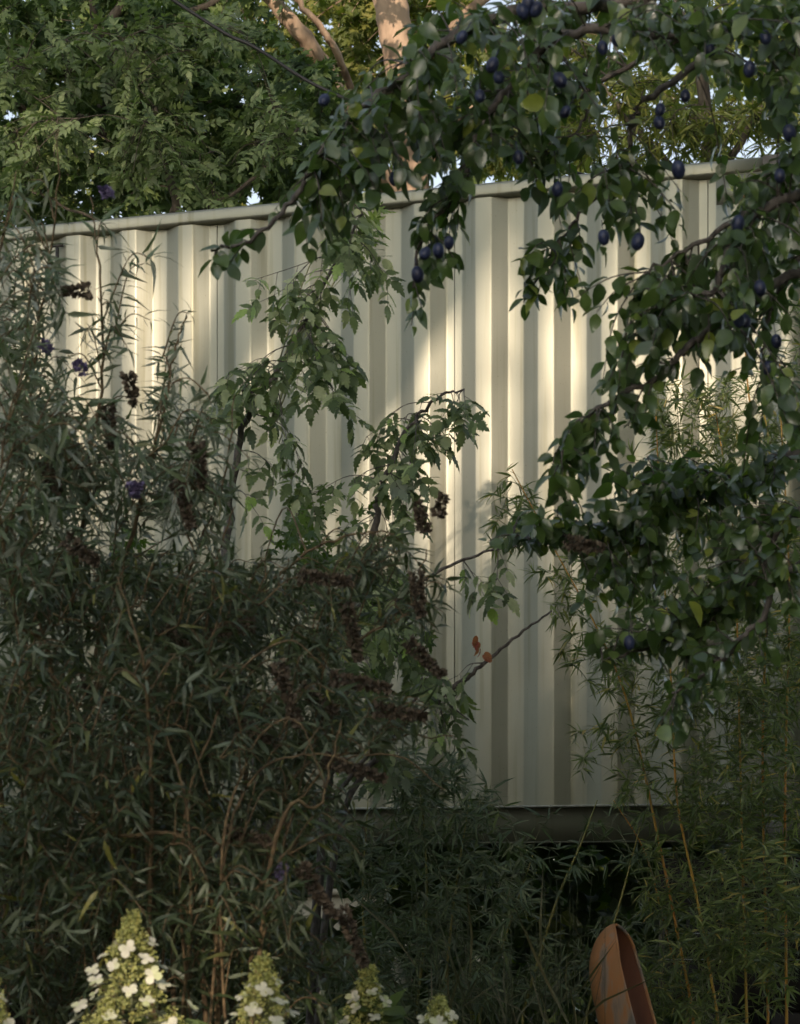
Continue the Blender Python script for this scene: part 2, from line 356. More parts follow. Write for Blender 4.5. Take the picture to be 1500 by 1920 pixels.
# low pale rendered wall far beyond, seen through the gap
lw = MB(); lw.box(-3.2, 1.0, 22, 22.3, -.1, 1.56); lw.box(-3.25, 1.05, 21.95, 22.35, 1.56, 1.62)
tag(lw.build('garden_wall', M['wall']), 'low sunlit pale wall glimpsed beneath the container', 'wall')

# ------------------------------------------------------------------ generic plants
def sample_ell(e):
    cx, cy, rx, ry, z0, z1 = e[:6]
    while True:
        u, v = rng.uniform(-1, 1, 2)
        if u*u+v*v <= 1: return P(cx+u*rx, cy+v*ry, rng.uniform(z0, z1))
class Plant:
    def __init__(s, name, label, cat, base, group=None):
        s.root = tag(empty(name, tuple(base)), label, cat, group); s.base = np.array(base, float)
        s.wood = MB(); s.lv = Leaves(); s.bp = []; s.bias = (0, 0, .1)
    def branch(s, pts, r0, r1, n=7, sides=7, jit=.01, record=True):
        q = spline(pts, n); q[1:-1] += rng.normal(0, jit, (len(q)-2, 3))
        s.wood.tube(q, np.linspace(r0, r1, len(q)), sides)
        if record: s.bp.extend(list(q))
        return q
    def near(s, p, bias=(0, 0, .0)):
        B = np.array(s.bp); d = np.linalg.norm(B-(p+np.array(bias)), axis=1)+rng.random(len(B))*.12
        return B[int(np.argmin(d))]
    def twig(s, tip, leaf, droop=.12, r=.003, L=.28, base=None, record=False):
        a = s.near(tip, s.bias) if base is None else base
        dv = tip-a; D = np.linalg.norm(dv)
        mid = a+dv*.5+np.array([0, 0, droop*D])+rng.normal(0, .04*D, 3)
        q = spline([a, mid, tip], 6)
        s.wood.tube(q, np.linspace(max(r, .0035 if D > .4 else r), r*.45, len(q)), 4)
        if record: s.bp.extend(list(q[4:]))
        seg = np.linalg.norm(np.diff(q, axis=0), axis=1); tot = seg.sum(); cum = np.concatenate([[0], np.cumsum(seg)])
        st = max(0, tot-L); x = st; side = rng.random()*6.28
        while x < tot:
            i = min(len(seg)-1, int(np.searchsorted(cum, x, 'right')-1)); f = (x-cum[i])/seg[i]
            pos = q[i]*(1-f)+q[i+1]*f; t = unit(q[i+1]-q[i])
            leaf(s, pos, t, side, x >= tot-.03); side += 2.4; x += leaf.step*rng.uniform(.7, 1.3)
        leaf(s, q[-1], unit(q[-1]-q[-2]), side, True)
    def finish(s, tmpl, lm, wm, lname='crown', wname='branches'):
        s.wood.build(wname, wm, s.root, True, off=s.base); s.lv.build(lname, tmpl, lm, s.root)
def perp(t, side):
    a = np.cross(t, [0, 0, 1.0]); a = unit(a) if np.linalg.norm(a) > .1 else np.array([1.0, 0, 0]); b = np.cross(t, a)
    return math.cos(side)*a+math.sin(side)*b
def mkleaf(size, var, step, out=.8, grav=.3, upn=.8, whorl=1, wr=(.8, 1.15), forward=.5, toward=.0):
    def f(pl, pos, t, side, tip):
        for k in range(whorl):
            o = perp(t, side+k*math.pi+rng.normal(0, .4)); d = unit(o*out+t*forward+np.array([0, 0, -grav])+rng.normal(0, .22, 3))
            nn = unit(np.array([0, -toward, upn])+rng.normal(0, .45, 3))
            pl.lv.add(pos+d*.004, d, nn, size*rng.uniform(1-var, 1+var), rng.uniform(*wr))
    f.step = step; return f
def compound(size, nl, step, grav=.5, spread=.9, pet=1.1):  # odd-pinnate leaf: box elder, ash
    def f(pl, pos, t, side, tip):
        o = perp(t, side+rng.normal(0, .4)); d = unit(o*.8+t*.45+np.array([0, 0, -grav])+rng.normal(0, .2, 3))
        nn = unit(np.array([0, -.35, .8])+rng.normal(0, .4, 3)); x = unit(np.cross(d, nn))
        Lr = size*pet*(1 if nl <= 5 else 1.9)*rng.uniform(.8, 1.2); end = pos+d*Lr+np.array([0, 0, -.12*Lr])
        pl.wood.tube([pos, pos*.5+end*.5+np.array([0, 0, .03*Lr]), end], [.0013, .001, .0008], 3)
        pl.lv.add(end, unit(d+np.array([0, 0, -.25])), nn, size*rng.uniform(.9, 1.15))
        for k in range((nl-1)//2):
            q = pos+(end-pos)*(.95-k*.24 if nl > 5 else .82-k*.38)
            for sg in (-1, 1):
                pl.lv.add(q, unit(d*.5+x*sg*spread+np.array([0, 0, -.25*grav])+rng.normal(0, .1, 3)), unit(nn+rng.normal(0, .15, 3)), size*rng.uniform(.7, .95), .9)
    f.step = step; return f

# ------------------------------------------------------------------ plum tree, top right
pb = np.array([1.75, 5.9, 0]); pl = Plant('plum_tree', 'plum tree with dark oval leaves and blue plums reaching in from the right', 'tree', pb)
tr = pl.branch([pb, pb+[0, .05, 1.2], pb+[-.1, -.1, 2.3], pb+[-.12, -.2, 3.3], pb+[-.3, -.3, 4.0]], .10, .05, sides=10, record=False)
def pxb(*a): return [P(*q) for q in a]
top = P(1990, -150, 5.7)
for pts, r0, r1 in [
    ([(2040, -60, 5.7), (1700, -80, 5.7), (1350, -40, 5.6), (1150, 10, 5.6), (980, 20, 5.5), (850, 70, 5.5), (760, 140, 5.5), (660, 220, 5.5), (600, 290, 5.5), (545, 380, 5.5), (470, 450, 5.5), (395, 470, 5.5)], .022, .003),
    ([(2040, 0, 5.7), (1650, 0, 5.6), (1300, 60, 5.5), (1080, 60, 5.5), (980, 130, 5.6), (900, 250, 5.6), (860, 360, 5.6), (800, 430, 5.6), (775, 540, 5.6)], .018, .003),
    ([(1350, 90, 5.7), (1210, 190, 5.7), (1180, 260, 5.7), (1160, 330, 5.7), (1090, 400, 5.8), (1040, 470, 5.8), (990, 560, 5.8)], .010, .002),
    ([(2050, 200, 5.8), (1750, 230, 5.7), (1500, 300, 5.6), (1400, 400, 5.6), (1300, 460, 5.6), (1200, 520, 5.6)], .016, .003),
    ([(2050, 300, 5.8), (1700, 350, 5.6), (1480, 370, 5.4), (1370, 460, 5.4), (1340, 540, 5.4), (1270, 560, 5.4), (1200, 600, 5.4)], .018, .003),
    ([(2050, 400, 5.9), (1700, 480, 5.7), (1500, 510, 5.6), (1380, 590, 5.5), (1290, 650, 5.5), (1240, 700, 5.5), (1150, 750, 5.5), (1080, 800, 5.5), (1050, 870, 5.5)], .016, .003),
    ([(1500, 480, 5.6), (1450, 570, 5.6), (1430, 650, 5.6), (1440, 700, 5.6)], .007, .002),
    ([(2050, 700, 5.9), (1750, 800, 6.2), (1500, 850, 6.2), (1400, 885, 6.2), (1310, 915, 6.2), (1200, 960, 6.2), (1080, 1000, 6.2), (960, 1010, 6.2)], .020, .003),
    ([(2050, 800, 6.0), (1750, 900, 6.0), (1500, 960, 5.9), (1420, 1080, 5.9), (1340, 1160, 5.9), (1230, 1210, 5.9), (1130, 1240, 5.9)], .016, .003),
    ([(2050, 950, 6.0), (1750, 1000, 5.8), (1490, 1060, 5.7), (1420, 1170, 5.7), (1330, 1250, 5.7), (1260, 1300, 5.7)], .014, .003),
    ([(1300, 60, 5.8), (1100, 170, 5.9), (1098, 230, 5.9), (1010, 300, 5.9)], .008, .002)]:
    pl.branch(pxb(*pts), r0, r1, sides=7, jit=.004)
LP = mkleaf(.045, .35, .022, out=.75, grav=.55, upn=.8, forward=.35, toward=.35, wr=(.85, 1.2))
for e, n_ in [((640, 330, 75, 90, 5.3, 5.7), 22), ((560, 400, 60, 60, 5.4, 5.7), 8), ((420, 470, 55, 22, 5.4, 5.6), 6), ((600, 430, 90, 50, 5.4, 5.8), 7),
              ((740, 220, 140, 110, 5.2, 6), 52), ((900, 120, 170, 130, 5.2, 6.1), 72), ((1150, 40, 190, 85, 5.2, 6.2), 48), ((1100, 160, 60, 60, 5.2, 6.2), 6), ((1420, 60, 150, 110, 5.1, 6.1), 56),
              ((850, 300, 120, 80, 5.3, 6), 30), ((1000, 260, 60, 60, 5.3, 6), 9), ((1080, 330, 90, 70, 5.4, 6), 16), ((820, 430, 55, 90, 5.5, 5.8), 15), ((780, 590, 30, 35, 5.5, 5.7), 3),
              ((1030, 470, 60, 70, 5.6, 6), 9), ((1000, 560, 28, 40, 5.7, 5.9), 4), ((1090, 560, 45, 40, 5.6, 5.9), 6), ((1150, 440, 70, 60, 5.4, 5.9), 10), ((1230, 380, 60, 60, 5.4, 5.9), 8),
              ((1400, 430, 120, 90, 5.2, 5.9), 42), ((1480, 250, 45, 110, 5.2, 5.9), 20), ((1350, 570, 150, 90, 5.2, 5.9), 54), ((1300, 660, 110, 60, 5.3, 5.8), 24), ((1200, 600, 40, 40, 5.3, 5.6), 6),
              ((1180, 690, 60, 60, 5.4, 5.7), 12), ((1090, 830, 70, 60, 5.4, 5.7), 16), ((1065, 910, 35, 35, 5.4, 5.6), 6), ((1170, 780, 40, 35, 5.4, 5.7), 4), ((1480, 770, 30, 60, 5.2, 5.6), 8),
              ((1250, 890, 110, 50, 6, 6.4), 30), ((1100, 980, 130, 50, 6, 6.4), 36), ((970, 1020, 60, 25, 6.1, 6.3), 8), ((1330, 960, 150, 80, 5.9, 6.4), 50), ((1150, 1080, 100, 60, 6, 6.3), 30),
              ((1420, 1050, 110, 100, 5.6, 6.1), 50), ((1280, 1130, 110, 70, 5.7, 6.1), 40), ((1330, 1220, 110, 70, 5.6, 6), 32), ((1150, 1210, 60, 40, 5.8, 6.1), 9), ((1260, 1320, 60, 50, 5.6, 5.9), 10),
              ((1450, 880, 70, 60, 5.8, 6.3), 22), ((1700, 300, 160, 420, 5.2, 6.2), 60), ((1700, 950, 160, 250, 5.4, 6.2), 30)]:
    for _ in range(int(round(n_*.80))): pl.twig(sample_ell(e), LP, .10, .0026, rng.uniform(.12, .24))
pl.wood.tube(np.array([P(2040, -60, 5.7), pb+[-.2, -.25, 3.6]]), [.022, .03], 7)
for a in ((2040, 0, 5.7), (2050, 200, 5.8), (2050, 300, 5.8), (2050, 400, 5.9), (2050, 700, 5.9), (2050, 800, 6), (2050, 950, 6)):
    A = P(*a); j = tr[int(np.argmin(np.linalg.norm(tr-(A+[0, 0, -.25]), axis=1)))]; pl.wood.tube(spline([j, (j+A)/2+[0, 0, .03], A], 3), np.linspace(.03, .018, 7), 7)
pl.finish(OVATE, M['l_plum'], M['bark_plum'])
for px, py, Z in [(608, 188, 5.4), (980, 22, 5.4), (990, 8, 5.4), (1005, 18, 5.4), (923, 122, 5.3), (935, 145, 5.4), (866, 70, 5.4), (1157, 75, 5.5), (1130, 90, 5.5), (1238, 205, 5.5), (1236, 230, 5.5), (1272, 318, 5.3), (972, 295, 5.5),
                  (797, 475, 5.4), (822, 470, 5.45), (842, 455, 5.5), (783, 515, 5.5), (1045, 355, 5.5), (1132, 445, 5.5), (1196, 453, 5.4), (1383, 420, 5.3), (1385, 600, 5.3), (1440, 690, 5.4), (1456, 640, 5.5), (1398, 602, 5.35),
                  (1480, 250, 5.3), (1435, 70, 5.3), (1330, 95, 5.4), (1462, 330, 5.3), (740, 335, 5.5), (1425, 540, 5.3), (1180, 1205, 5.8), (900, 180, 5.3), (1060, 210, 5.4), (1285, 180, 5.4), (1405, 130, 5.3), (1050, 150, 5.3)]:
    c_ = P(px, py, Z-.08); m_ = MB(); tl = rng.normal(0, .25, 3); az = unit(np.array([tl[0], tl[1], 1])); ax = unit(np.cross([0, 1, 0], az)); A = np.array([ax, np.cross(az, ax), az])
    k_ = rng.uniform(.82, 1.1); m_.ell(c_, (.0145*k_, .0145*k_, .0195*k_), 12, 9, A); m_.tube([c_+az*.018, c_+az*.04], [.0014, .0012], 4)
    m_.build('plum', M['plum'], pl.root, True, off=pb)

# ------------------------------------------------------------------ box elder, middle
bb = P(560, 0, 7.6); bb[2] = 0; be = Plant('box_elder', 'young box elder with drooping toothed leaflets before the container', 'tree', bb)
be.branch([bb]+pxb((520, 1700, 7.6), (430, 1150, 7.6), (436, 920, 7.6), (470, 770, 7.6), (545, 660, 7.5), (600, 540, 7.5), (680, 400, 7.5)), .020, .004, jit=.004)
be.branch([bb]+pxb((600, 1600, 7.5), (660, 1250, 7.5), (700, 1000, 7.5), (720, 900, 7.5), (770, 800, 7.5), (820, 745, 7.5), (870, 730, 7.5)), .018, .003, jit=.004)
be.branch([bb]+pxb((620, 1650, 7.4), (720, 1400, 7.4), (850, 1290, 7.4), (900, 1250, 7.4), (970, 1190, 7.4), (1035, 1145, 7.4)), .014, .003, jit=.002)
be.branch(pxb((620, 1350, 7.4), (690, 1180, 7.4), (800, 1085, 7.4), (895, 1040, 7.4), (980, 1020, 7.4)), .009, .003, jit=.002)
be.branch(pxb((620, 1500, 7.4), (740, 1360, 7.3), (800, 1300, 7.3), (880, 1350, 7.3)), .008, .002, jit=.002)
LE = compound(.062, 5, .06, .8)
for e, n_ in [((590, 560, 85, 55, 7.3, 7.7), 14), ((560, 640, 100, 50, 7.3, 7.7), 14), ((510, 700, 110, 40, 7.3, 7.7), 13), ((450, 745, 60, 30, 7.3, 7.7), 8), ((490, 520, 30, 30, 7.4, 7.6), 2), ((690, 480, 60, 60, 7.3, 7.7), 11), ((620, 730, 50, 40, 7.3, 7.7), 4), ((500, 830, 50, 40, 7.3, 7.7), 5),
              ((660, 390, 50, 60, 7.3, 7.7), 8), ((840, 735, 60, 25, 7.3, 7.6), 5), ((830, 800, 60, 35, 7.3, 7.6), 7), ((740, 840, 80, 50, 7.3, 7.7), 9), ((690, 800, 50, 30, 7.3, 7.7), 4), ((780, 900, 50, 45, 7.3, 7.6), 6), ((650, 900, 80, 50, 7.3, 7.7), 6),
              ((740, 960, 50, 50, 7.3, 7.7), 6), ((700, 1060, 80, 60, 7.2, 7.8), 14), ((650, 1200, 110, 80, 7.1, 7.8), 24), ((760, 1260, 90, 60, 7.2, 7.6), 14), ((840, 1330, 50, 50, 7.2, 7.5), 8), ((720, 1370, 110, 60, 7.2, 7.6), 14),
              ((860, 1255, 25, 20, 7.3, 7.5), 2), ((970, 1240, 25, 15, 7.3, 7.4), 1), ((900, 1080, 40, 30, 7.2, 7.4), 4), ((480, 900, 60, 60, 7.4, 7.7), 5)]:
    for _ in range(int(round(n_*.5))): be.twig(sample_ell(e), LE, .10, .0022, rng.uniform(.08, .2))
dl = Leaves()
for k_ in range(7): dl.add(P(902+rng.normal(0, 5), 1192+k_*6, 7.35), unit(np.array([rng.normal(0, .4), -.2, -.8])), unit(rng.normal(0, 1, 3)), rng.uniform(.03, .045), 1)
M['dead'] = leaf_mat('dead_leaf', [(0, (.22, .04, .02)), (1, (.30, .14, .04))], .6, .3, tcol=(1.5, 1, .6)); dl.build('dead_leaves', ELDER, M['dead'], be.root)
be.finish(ELDER, M['l_elder'], M['bark_plum'])
# climbing vine patches glowing green inside the shrubs
vb = P(640, 0, 8.3); vb[2] = 0; vi = Plant('wild_hop_vine', 'bright green hop vine scrambling up against the container wall', 'vine', vb)
vi.branch([vb]+pxb((620, 1600, 8.3), (600, 1250, 8.3), (650, 1100, 8.3), (560, 1000, 8.3), (540, 850, 8.3), (500, 760, 8.3)), .005, .002)
vi.branch([vb]+pxb((700, 1500, 8.2), (720, 1250, 8.2), (690, 1080, 8.2)), .004, .002)
vi.branch([vb]+pxb((300, 1500, 8.2), (200, 1000, 8.2), (80, 800, 8.2), (20, 660, 8.2)), .005, .002)
LV = mkleaf(.048, .3, .035, grav=.4, toward=.6)
for e, n_ in [((660, 1110, 110, 60, 8, 8.6), 44), ((560, 1020, 80, 30, 8, 8.6), 8), ((520, 780, 30, 40, 8.1, 8.4), 3), ((640, 940, 70, 40, 8, 8.5), 5), ((30, 660, 40, 60, 8, 8.4), 12), ((100, 820, 60, 60, 8, 8.4), 12), ((260, 1060, 60, 40, 8, 8.4), 10), ((690, 420, 35, 50, 7.8, 8), 8), ((720, 1200, 90, 80, 8, 8.5), 24)]:
    for _ in range(n_): vi.twig(sample_ell(e), LV, .1, .0015, .15)
vi.finish(PALM, M['l_vine'], M['twig_green'])

# ------------------------------------------------------------------ butterfly bushes, left
LB = mkleaf(.050, .55, .025, out=.85, grav=.08, upn=.6, whorl=2, forward=.5, toward=.1, wr=(.7, 1.25))
def spike(L_, r_, c_, d_, mat, parent, off, n_):
    lf = Leaves(); d_ = unit(d_)
    for _ in range(n_):
        t_ = rng.random(); o = perp(d_, rng.random()*6.28)
        p_ = c_+d_*L_*t_+o*r_*(1-.75*t_)*rng.uniform(.3, 1)
        lf.add(p_, unit(o+d_*.3+rng.normal(0, .4, 3)), unit(rng.normal(0, 1, 3)), rng.uniform(.009, .017), 1.2)
    lf.build('flower_spike', QUADL, mat, parent)
arcs = []
for _ in range(12):
    x_ = rng.uniform(120, 560); zz_ = rng.uniform(5.15, 5.6); tx = x_+rng.choice([-1, 1])*rng.uniform(60, 280); ty = rng.uniform(1050, 1600)
    arcs.append([(x_, 1750, zz_), ((x_*.65+tx*.35), ty*.6+1750*.4-80, zz_), (tx, ty, zz_), (tx+(tx-x_)*.45, ty+rng.uniform(10, 160), zz_)])
def bush(label, base, stems, ells, spikes, purples, leaf=LB, group='butterfly bushes', lm='l_budd'):
    b = Plant('butterfly_bush', label, 'bush', base, group); b.bias = (-.05, 0, -.07)
    for st in stems:
        ar = st in arcs; b.branch([b.base+[rng.normal(0, .12), rng.normal(0, .12), 0]]+[P(*q) for q in st], .0045 if ar else .008, .0015, jit=.0012 if ar else .003, sides=6)
    for e, n_ in ells:
        for _ in range(n_): b.twig(sample_ell(e), leaf, .34, .0024, rng.uniform(.15, .38), record=rng.random() < .3)
    b.finish(LANCE, M[lm], M['stem_red'], 'foliage', 'stems')
    for (px, py, Z, dx, dy, L_) in spikes:
        spike(L_*.8, .0125, P(px, py, Z), np.array([dx, rng.normal(0, .2), -dy]), M['dry'], b.root, base, int(L_*2000))
    for (px, py, Z) in purples:
        spike(.035, .009, P(px, py, Z), np.array([rng.normal(0, .5), 0, .6]), M['purple'], b.root, base, 60)
    return b
b1 = P(60, 0, 6.0); b1[2] = 0
bush('tall grey green butterfly bush with white stems at the left edge', b1,
     [[(60, 1500, 6), (40, 1000, 5.9), (60, 700, 5.8), (100, 450, 5.7), (110, 240, 5.6)], [(100, 1500, 6), (150, 1000, 5.8), (190, 700, 5.7), (185, 500, 5.6), (170, 370, 5.6)],
      [(150, 1400, 6), (250, 1000, 5.9), (300, 800, 5.8), (330, 650, 5.8), (350, 590, 5.8)], [(0, 1500, 6), (-60, 1000, 5.8), (-20, 600, 5.6), (30, 320, 5.5)], [(200, 1500, 6), (340, 1100, 6), (420, 900, 6), (440, 740, 6)],
      [(100, 1400, 5.6), (30, 1150, 5.4), (0, 900, 5.3), (40, 700, 5.3)]],
     [((30, 400, 70, 120, 5.4, 6), 9), ((130, 470, 110, 70, 5.4, 6), 9), ((30, 590, 70, 90, 5.3, 6.1), 18), ((190, 640, 130, 80, 5.5, 6.1), 13), ((80, 800, 110, 100, 5.2, 6.3), 56), ((300, 790, 110, 90, 5.6, 6.2), 26), ((220, 920, 150, 90, 5.4, 6.4), 70), ((370, 950, 80, 100, 5.6, 6.3), 28), ((60, 980, 130, 130, 5.2, 6.3), 80),
      ((-150, 900, 110, 400, 5.3, 6.2), 40), ((330, 610, 50, 50, 5.7, 6), 3), ((270, 480, 50, 30, 5.6, 5.9), 2), ((430, 900, 50, 70, 5.8, 6.2), 6)],
     [(200, 760, 5.5, .1, 1, .12), (370, 830, 5.6, .1, 1, .14), 
      (170, 545, 5.5, -1, 0, .09), (330, 900, 5.5, .3, .9, .16), (80, 870, 5.5, .5, .8, .10), (120, 1010, 5.3, .7, .5, .12), (240, 700, 5.5, .2, 1, .1)],
     [(95, 662, 5.4), (160, 700, 5.4), (240, 920, 5.3), (250, 935, 5.4), (210, 372, 5.4)])
b2 = P(330, 0, 5.6); b2[2] = 0
bush('wide shaded butterfly bush with brown dried flower spikes at lower left', b2,
     [[(360, 1500, 5.7), (420, 1200, 5.8), (560, 1050, 5.9), (680, 1000, 5.9), (740, 1000, 5.9)], [(350, 1500, 5.6), (400, 1100, 5.7), (440, 950, 5.7)], [(450, 1500, 5.7), (600, 1250, 5.8), (760, 1150, 5.8), (800, 1030, 5.8)],
      [(300, 1400, 5.6), (200, 1200, 5.5), (100, 1150, 5.4)], [(500, 1600, 5.6), (700, 1400, 5.7), (850, 1380, 5.7)], [(250, 1600, 5.4), (100, 1450, 5.3), (0, 1400, 5.2)], [(280, 1400, 5.2), (270, 1250, 5.1), (220, 1080, 5.1)],
      [(400, 1700, 5.3), (200, 1560, 5.2), (60, 1450, 5.1), (-40, 1380, 5.1)], [(500, 1650, 5.2), (600, 1500, 5.2), (640, 1350, 5.2)]]+arcs,
     [((250, 1150, 250, 120, 5.3, 6.6), 210), ((500, 1150, 190, 110, 5.5, 6.6), 130), ((700, 1060, 120, 50, 5.7, 6.1), 26), ((790, 1120, 60, 70, 5.7, 6), 12), ((200, 1350, 260, 160, 5.0, 6.6), 290), ((500, 1350, 220, 140, 5.3, 6.6), 220), ((740, 1350, 90, 50, 5.6, 6), 14),
      ((200, 1600, 280, 150, 5.0, 6.6), 290), ((460, 1580, 160, 120, 5.2, 6.6), 130), ((640, 1560, 60, 100, 5.2, 6.4), 12), ((260, 1820, 320, 140, 5.3, 6.6), 260), ((620, 1850, 100, 80, 5.4, 6.2), 20), ((-150, 1500, 120, 400, 5.2, 6.2), 60), ((420, 1720, 150, 90, 4.9, 5.4), 30)],
     [(480, 1170, 5.6, -.9, .2, .14), (300, 1180, 5.6, .8, .6, .16), (560, 1080, 5.5, .9, .1, .16), (650, 1130, 5.6, .2, 1, .18), (780, 1070, 5.6, .1, 1, .14), (760, 1200, 5.6, .8, .8, .16), (800, 1000, 5.6, -.3, -1, .1),
      (560, 1290, 5.6, .8, .5, .14), (430, 1350, 5.5, .9, .4, .16), (150, 1280, 5.4, .9, .5, .14), (600, 1420, 5.4, .9, .3, .2), (520, 1240, 5.3, .3, .9, .2), (420, 1560, 5.3, 1, .2, .14),
      (700, 1330, 5.5, .9, .1, .16), (820, 970, 5.6, .3, -1, .07), (1060, 1015, 5.6, 1, .25, .12), (560, 1620, 5.2, .6, .9, .18), (640, 1700, 5.3, .4, 1, .18), (620, 1270, 5.4, 1, .2, .18)],
     [(520, 1650, 5.2)], lm='l_budd_shade')

# ------------------------------------------------------------------ bamboo
def mkbamb(size, step=.05, fan=4):
    def f(pl, pos, t, side, tip):
        o = perp(t, side); h = unit(np.array([o[0], o[1]*.6, o[2]*.4])+t*.3)
        for k in range(fan if tip else 2):
            d = unit(h+np.array([rng.normal(0, .5), rng.normal(0, .4), rng.normal(-.15, .35)])); pl.lv.add(pos, d, unit(np.array([0, -.3, .8])+rng.normal(0, .4, 3)), size*rng.uniform(.6, 1.2), rng.uniform(.8, 1.3))
    f.step = step; return f
def bamboo(label, base, culms, ells, leafm, size, cm, thick=.0058):
    b = Plant('bamboo', label, 'bamboo', base, 'bamboo clumps'); b.bias = (0, 0, -.08)
    for cpts in culms:
        q = spline([P(*a) for a in cpts], 8); q = np.vstack([[q[0][0], q[0][1], 0], q]); m_ = MB()
        rr = np.linspace(thick, thick*.3, len(q)); m_.tube(q, rr, 7)
        L_ = np.concatenate([[0], np.cumsum(np.linalg.norm(np.diff(q, axis=0), axis=1))]); x = .2
        while x < L_[-1]:
            i = int(np.searchsorted(L_, x, 'right')-1); i = min(i, len(q)-2); f = (x-L_[i])/(L_[i+1]-L_[i]); c_ = q[i]*(1-f)+q[i+1]*f; t_ = unit(q[i+1]-q[i]); r_ = rr[i]
            m_.tube([c_-t_*.004, c_, c_+t_*.004], [r_*1.0, r_*1.3, r_*1.0], 7); x += .2
        m_.build('culm', cm, b.root, True, off=base); b.bp.extend(list(q[2:]))
    lf = mkbamb(size)
    for e, n_ in ells:
        for _ in range(n_): b.twig(sample_ell(e), lf, .08, .0016, rng.uniform(.12, .3), record=rng.random() < .4)
    b.finish(BAMB, leafm, M['twig_green'], 'foliage', 'twigs')
c1 = P(1330, 0, 8.4); c1[2] = 0
bamboo('tall golden stemmed bamboo at the right in front of the container', c1,
       [[(1400, 1900, 8.2), (1392, 1600, 8.2), (1385, 1300, 8.2), (1375, 1000, 8.2), (1340, 760, 8.2)], [(1300, 1900, 8.3), (1240, 1600, 8.3), (1180, 1330, 8.3), (1120, 1180, 8.3), (1040, 1030, 8.3), (960, 880, 8.3)],
        [(1345, 1900, 8.1), (1310, 1700, 8.1), (1270, 1500, 8.1), (1260, 1300, 8.1), (1240, 1000, 8.1), (1230, 780, 8.1)], [(1475, 1900, 8.2), (1472, 1500, 8.2), (1480, 1100, 8.2), (1465, 800, 8.2), (1462, 680, 8.2)],
        [(1440, 1900, 8.5), (1430, 1400, 8.5), (1440, 1000, 8.5), (1400, 700, 8.5), (1400, 420, 8.5), (1385, 330, 8.5)], [(1540, 1900, 8.1), (1560, 1400, 8.1), (1540, 900, 8.1), (1500, 560, 8.1)], [(1290, 1900, 8.6), (1250, 1750, 8.6), (1210, 1600, 8.6), (1150, 1500, 8.6)],
        [(1600, 1900, 8.4), (1640, 1200, 8.4), (1620, 700, 8.4)]],
       [((960, 930, 45, 50, 8.1, 8.5), 10), ((960, 1000, 80, 35, 8.1, 8.5), 14), ((1060, 1100, 80, 60, 8.1, 8.6), 22), ((1130, 1230, 90, 60, 8.1, 8.6), 34), ((1270, 760, 80, 60, 8, 8.6), 44), ((1400, 780, 100, 80, 8, 8.7), 80), ((1300, 880, 140, 60, 8, 8.6), 60),
        ((1380, 1000, 140, 100, 8, 8.7), 100), ((1230, 1080, 90, 80, 8, 8.6), 40), ((1400, 1250, 130, 140, 7.9, 8.8), 240), ((1220, 1330, 90, 80, 8, 8.6), 48), ((1400, 1480, 140, 120, 7.9, 8.8), 240), ((1230, 1460, 70, 80, 8, 8.6), 30),
        ((1420, 1700, 130, 130, 7.7, 8.8), 280), ((1250, 1640, 80, 80, 8, 8.6), 50), ((1300, 1850, 180, 90, 7.8, 8.6), 150), ((1120, 1400, 60, 60, 8.1, 8.5), 12), ((1400, 340, 40, 30, 8.4, 8.6), 6), ((1480, 640, 50, 80, 8, 8.5), 16), ((1600, 1200, 80, 600, 7.9, 8.8), 120), ((1440, 480, 40, 90, 8.3, 8.6), 8)],
       M['l_bamb'], .064, M['culm'])
c2 = P(800, 0, 8.0); c2[2] = 0
bamboo('low dark green bamboo thicket under the middle of the container', c2,
       [[(780, 1900, 8), (800, 1700, 8), (790, 1500, 8), (760, 1400, 8)], [(830, 1900, 8), (850, 1700, 8), (880, 1500, 8)], [(900, 1900, 8.1), (950, 1750, 8.1), (1000, 1600, 8.1)], [(700, 1900, 7.9), (680, 1700, 7.9), (690, 1500, 7.9)],
        [(980, 1900, 8), (1040, 1700, 8), (1090, 1580, 8), (1120, 1500, 8)], [(1100, 1900, 8.1), (1160, 1700, 8.1), (1200, 1550, 8.1)]],
       [((780, 1450, 110, 55, 7.6, 8.3), 60), ((840, 1540, 120, 55, 7.5, 8.4), 64), ((680, 1590, 120, 80, 7.5, 8.3), 50), ((940, 1610, 90, 40, 7.7, 8.4), 26), ((820, 1690, 180, 90, 7.5, 8.5), 110), ((1060, 1545, 70, 25, 7.8, 8.4), 6), ((1120, 1600, 90, 30, 7.8, 8.4), 9), ((860, 1490, 80, 30, 7.8, 8.4), 14),
        ((750, 1840, 260, 90, 7.4, 8.4), 160), ((1000, 1800, 110, 100, 7.7, 8.4), 34), ((1200, 1800, 110, 110, 8.2, 8.8), 50)],
       M['l_bambd'], .07, M['culm_green'], .006)

